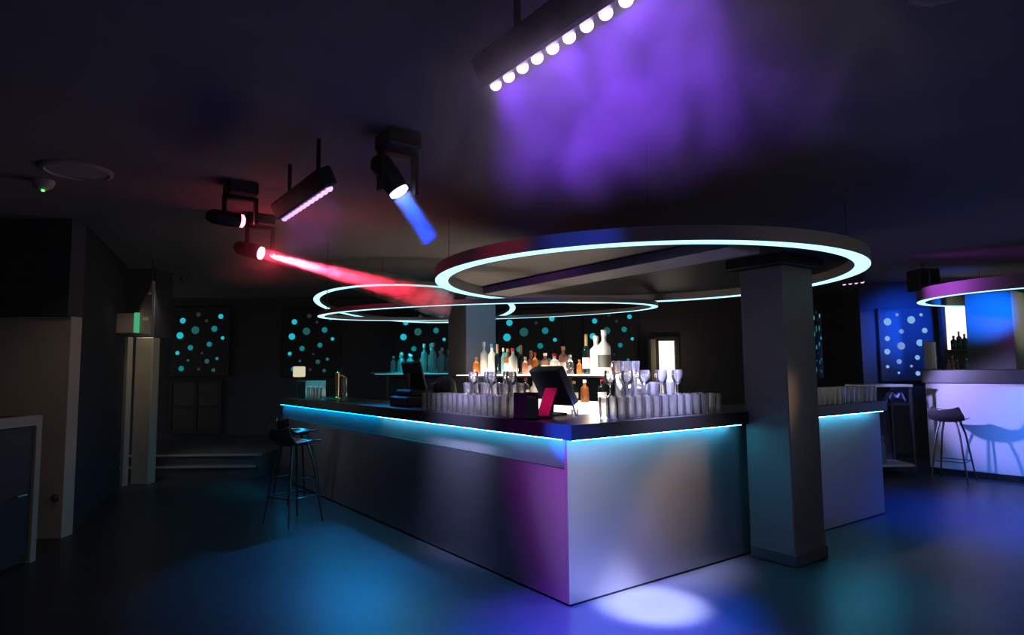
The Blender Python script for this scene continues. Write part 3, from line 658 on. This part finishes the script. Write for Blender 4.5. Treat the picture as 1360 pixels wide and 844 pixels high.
w.add([(x, -.03, z) for x, z in tri] + [(x, .03, z) for x, z in tri], [(0, 1, 2, 3), (7, 6, 5, 4), (0, 4, 5, 1), (1, 5, 6, 2), (2, 6, 7, 3), (3, 7, 4, 0)]); w.fixn = True
br = w.build('bracket', M['grey_plastic'], t)
MB().box(.115, -.036, .155, .185, -.031, .2).build('plate', M['sign_mark'], br)
MB().lathe([(.02, 0), (.018, .012), (0, .016)], 12).build('lamp', M['sign_mark'], br, loc=(.19, -.031, .5), rot=(PI / 2, 0, 0))
MB().tube([(.2, 0, .6), (.2, 0, CEIL - 2.0)], .012).build('hanger', M['darkmetal'], t)
t = thing('ceiling_speaker', 'round pale ceiling speaker grille above the cream wall', 'speaker', RM(-3.11, 4.47, CEIL))
MB().lathe([(.225, 0), (.225, -.012), (.2, -.022), (.19, -.012)], 40).build('rim', M['grey_plastic'], t)
MB().lathe([(.188, -.008), (.1, -.014), (0, -.016)], 40).build('grille', M['grey_plastic'], t)
t = thing('smoke_detector', 'small ceiling smoke detector with a green light', 'detector', RM(-3.53, 4.71, CEIL))
MB().lathe([(.075, 0), (.075, -.02), (.06, -.05), (.03, -.075), (0, -.08)], 24).build('body', M['grey_plastic'], t)
MB().lathe([(.012, 0), (.01, -.01), (0, -.013)], 12).build('indicator', M['green_led'], t, loc=(-.0, -.02, -.078))
t = thing('ceiling_speaker', 'round ceiling speaker overhead beyond the violet light bar', 'speaker', RM(1.69, 2.36, CEIL))
MB().lathe([(.12, 0), (.12, -.012), (.1, -.02), (.095, -.012)], 32).build('rim', M['grey_plastic'], t)
MB().lathe([(.094, -.008), (.05, -.014), (0, -.016)], 32).build('grille', M['darkmetal'], t)
t = thing('wall_speaker', 'black box speaker hung from the ceiling near the second bar', 'speaker', RM(5.86, 9.0, 2.55), ROOMROT)
MB().box(-.15, -.15, 0, .15, .15, .3, bev=.015).build('cabinet', M['housing'], t); MB().box(-.12, -.157, .03, .12, -.151, .27).build('grille', M['black'], t)
MB().tube([(0, 0, .3), (0, 0, .4)], .02).build('bracket', M['darkmetal'], t)
t = thing('security_camera', 'small dome camera on the ceiling over the steps', 'camera', RM(-5.0, 9.6, CEIL))
MB().lathe([(.06, 0), (.06, -.03), (.05, -.05)], 20).build('base', M['pillar'], t); MB().lathe([(.045, -.05), (.035, -.08), (0, -.095)], 20).build('dome', M['darkmetal'], t)

# ================================================================== LIGHTING
def strip_light(name, loc, target, color, power, sx, sy, spread):
    l = bpy.data.lights.new(name, 'AREA'); l.shape = 'RECTANGLE'; l.size = sx; l.size_y = sy; l.spread = math.radians(spread); l.energy = power; l.color = color
    o = bpy.data.objects.new(name, l); COL.objects.link(o); o.location = loc
    d = (Vector(target) - Vector(loc)).normalized(); yv = Vector((0, 1, 0)); x = yv.cross(-d).normalized()
    o.matrix_world = Matrix((x, yv, -d)).transposed().to_4x4(); o.location = loc; return o
strip_light('violet_bar_beam', (-1.30, -1.61, 2.58), (-.87, -1.61, 1.75), (.22, .036, 1.0), 10.5, .04, 1.02, 78)   # the near light bar
for k in range(3): spot('lilac_bar_beam', (-1.35, .7 + .36 * k, 2.58), (-1.15, .7 + .36 * k, 1.9), (.55, .1, 1.0), 8, 80, 1.0, .03)
spot('red_beam', RB0 + dr_ * .07, RB1, (1.0, .03, .07), 26000, 8.5, .5, .025)
point('red_spill', RB0 + dr_ * .12, (1.0, .03, .08), 4, .03)
spot('red_fill', Vector((-1.45, 2.055, 2.656)), (-.2, 2.1, 2.6), (1, .03, .08), 12, 60, 1, .02)
bl = bpy.data.lights.new('blue_beam', 'AREA'); bl.shape = 'DISK'; bl.size = .1; bl.spread = math.radians(7); bl.energy = 1.7; bl.color = (.0, .05, 1.0)
bo = bpy.data.objects.new('blue_beam', bl); COL.objects.link(bo); bo.location = BB0 + db_ * .045; bo.rotation_euler = db_.to_track_quat('-Z', 'Y').to_euler()
# bar corner
spot('corner_magenta', (-1.4, 2.05, 2.55), (.0, -.25, .3), (.6, .03, .9), 500, 30, 1, .06)
spot('corner_lilac', (-1.36, 1.7, 2.5), (.0, .02, .40), (.5, .42, 1.0), 420, 15, 1, .06)
spot('corner_blue', (-2.4, -.6, 1.7), (0, .06, 1.085), (.02, .09, 1.0), 6500, 9, 1, .03)
spot('floor_white', (.25, -1.25, 2.7), (.44, -.26, 0), (.58, .6, 1.0), 8500, 16, .8, .05)
spot('floor_blue_halo', (.4, -1.2, 2.65), (.5, -.3, 0), (.0, .07, 1.0), 1800, 30, 1, .05)
spot('front_wash', (2.3, -2.5, 2.3), (.35, 0, .6), (.6, .62, 1.0), 300, 24, 1, .25)
spot('front_grey', (3.4, -2.6, 2.4), (1.1, 0, .65), (.8, .88, 1.0), 60, 24, 1, .3)
spot('warm_down', (2.75, -1.25, 2.2), (1.14, 0, .6), (1.0, .55, .32), 130, 20, 1, .05)
# floor pools
spot('pool_cyan', (.4, 4.2, 2.72), (-.78, 2.1, 0), (0.0, .30, 1.0), 560, 40, .9, .06)
spot('pool_cyan_near', (-.75, .95, 2.72), (-.8, 1.1, 0), (0.0, .17, 1.0), 260, 44, 1, .1)
spot('pool_blue_corner', (-.35, -.8, 1.9), (-.25, -.55, 0), (0.0, .05, 1.0), 2000, 62, 1, .1)
spot('pool_teal', (2.2, -2.2, 2.5), (1.78, -1.1, 0), (0.0, .45, .6), 230, 30, 1, .1)
spot('pool_blue_right', (4.9, -.9, 2.72), (4.9, -.8, 0), (0.0, .06, 1.0), 1400, 70, 1, .1)
# second bar
spot('violet_wash', (4.9, 1.6, 1.6), (7.3, .0, .88), (.42, .36, 1.0), 420, 34, .7, .05)
spot('blue_wash', (5.9, -1.6, 2.72), (7.3, -.6, .7), (.04, .2, 1.0), 1100, 40, 1, .06)
spot('pillar_blue', (6.2, -1.2, 2.3), (7.75, .15, 2.2), (.0, .13, 1.0), 2800, 24, 1, .06)
spot('pillar_pale', (8.1, -1.7, 2.35), (8.05, -.14, 2.15), (.85, .9, .6), 130, 40, 1, .06)
spot('cart_violet', (6.3, .5, 1.9), (6.95, 1.05, 1.02), (.25, .3, 1.0), 60, 40, 1, .05)
point('door_fill', RM(3.0, 11.75, 1.7), (1.0, .75, .5), 2.5, .05)  # added light, brightens the leaf beside the lit doorway
spot('ring_violet', (6.0, 1.2, 2.75), (6.9, .2, 2.5), (.6, .1, 1.0), 150, 50, 1, .05)
q = RM(6.8, 9.6, 2.8); spot('wall_blue_wash', q, RM(6.8, 11.0, 1.9), (.01, .1, 1.0), 300, 80, 1, .08)
# largest ring's rim
spot('rim_blue', (-.9, -1.9, 2.06), (.05, -.12, 2.31), (.03, .08, 1.0), 170, 17, 1, .04)
spot('rim_red', (-1.6, -.6, 2.06), (-.16, .5, 2.31), (1.0, .02, .1), 45, 18, 1, .04)
spot('rim_soft', (1.0, -3.2, 2.0), (1.6, -.9, 2.33), (.9, .8, .85), 14, 50, 1, .15)
# back bar and far pillar
spot('shelf_front', (.75, 1.5, 2.15), (1.7, 1.5, 1.55), (1.0, .93, .85), 160, 40, 1, .05)  # added front spots, brighten the shelf bottles
spot('shelf_front', (.75, 3.3, 2.15), (1.7, 3.2, 1.55), (1.0, .9, .8), 120, 45, 1, .05)
for y in (1.4, 2.2, 3.0, 3.7): point('shelf_fill', (1.52, y, 1.46), (1.0, .75, .52), 3.2, .03)  # added warm points without fixtures, light the shelf bottles
spot('far_pillar_wash', (2.0, 2.6, 2.72), (2.1, 4.25, 1.9), (.1, .4, .8), 110, 60, 1, .1)
spot('aqua_shelf', (1.3, 5.9, 2.72), (2.0, 6.0, 1.5), (0, .75, .88), 200, 70, 1, .1)
spot('aqua_counter', (.3, 5.35, 1.95), (.25, 5.45, 1.1), (0, .7, .85), 90, 75, 1, .1)
spot('counter_warm', (3.4, .5, 2.3), (3.35, .15, 1.15), (1.0, .92, .7), 420, 62, 1, .08)
spot('counter_lilac', (.9, -.12, 2.15), (.9, .2, 1.15), (.5, .48, 1.0), 2300, 58, 1, .1)
spot('counter_lilac', (-.5, 1.1, 2.2), (.2, 1.3, 1.2), (.5, .5, 1.0), 1000, 56, 1, .1)
spot('counter_pink', (-.9, 1.9, 2.3), (.2, 1.25, 1.2), (1.0, .1, .3), 160, 26, 1, .05)
spot('counter_white', (1.55, 1.3, 1.36), (.7, .3, 1.2), (1.0, .9, .8), 14, 60, 1, .05)
spot('card_pink', (-.4, -.25, 1.95), (.21, .5, 1.25), (1.0, .05, .35), 30, 12, 1, .03)  # added narrow spot, brightens the magenta card
# cream wall
q = RM(-3.6, 4.9, 2.9); spot('wall_fill', q, RM(-4.1, 5.95, .9), (1, .8, .5), 7, 70, 1, .15)  # unseen fill, added to warm the cream wall
spot('post_fill', RM(-4.4, 7.0, 2.4), RM(-4.95, 8.8, 1.5), (1, .75, .5), 6, 50, 1, .1)  # unseen fill, added to light the post and exit box
spot('step_fill', RM(-4.9, 8.6, 2.72), RM(-4.9, 9.4, .2), (1, .95, .75), 25, 60, 1, .1)  # unseen fill, brightens the step nosings

w = bpy.data.worlds.new('night'); SC.world = w; w.use_nodes = True
bg = w.node_tree.nodes['Background']; bg.inputs[0].default_value = (1, .97, .97, 1); bg.inputs[1].default_value = .17

# ------------------------------------------------------------------ camera
cd = bpy.data.cameras.new('camera'); cam = bpy.data.objects.new('camera', cd); COL.objects.link(cam)
cd.sensor_width = 36; cd.lens = 36 * 846.27 / 1360; cd.clip_start = .05
F_ = FD * math.cos(PIT) + Vector((0, 0, 1)) * math.sin(PIT); u_ = Vector((0, 0, 1)) * math.cos(PIT) - FD * math.sin(PIT)
rt = RD * math.cos(ROLL) + u_ * math.sin(ROLL); up = u_ * math.cos(ROLL) - RD * math.sin(ROLL)
mt = Matrix((rt, up, -F_)).transposed().to_4x4(); mt.translation = CAM; cam.matrix_world = mt
SC.camera = cam
SC.view_settings.view_transform = 'Standard'; SC.view_settings.look = 'None'; SC.view_settings.gamma = 1; SC.view_settings.exposure = 0
SC.view_settings.use_curve_mapping = False
SC.cycles.transparent_max_bounces = 40; SC.cycles.max_bounces = 20; SC.cycles.transmission_bounces = 20; SC.cycles.glossy_bounces = 4; SC.cycles.diffuse_bounces = 4; SC.cycles.volume_bounces = 0
SC.cycles.volume_step_rate = 1.0; SC.cycles.sample_clamp_indirect = 6
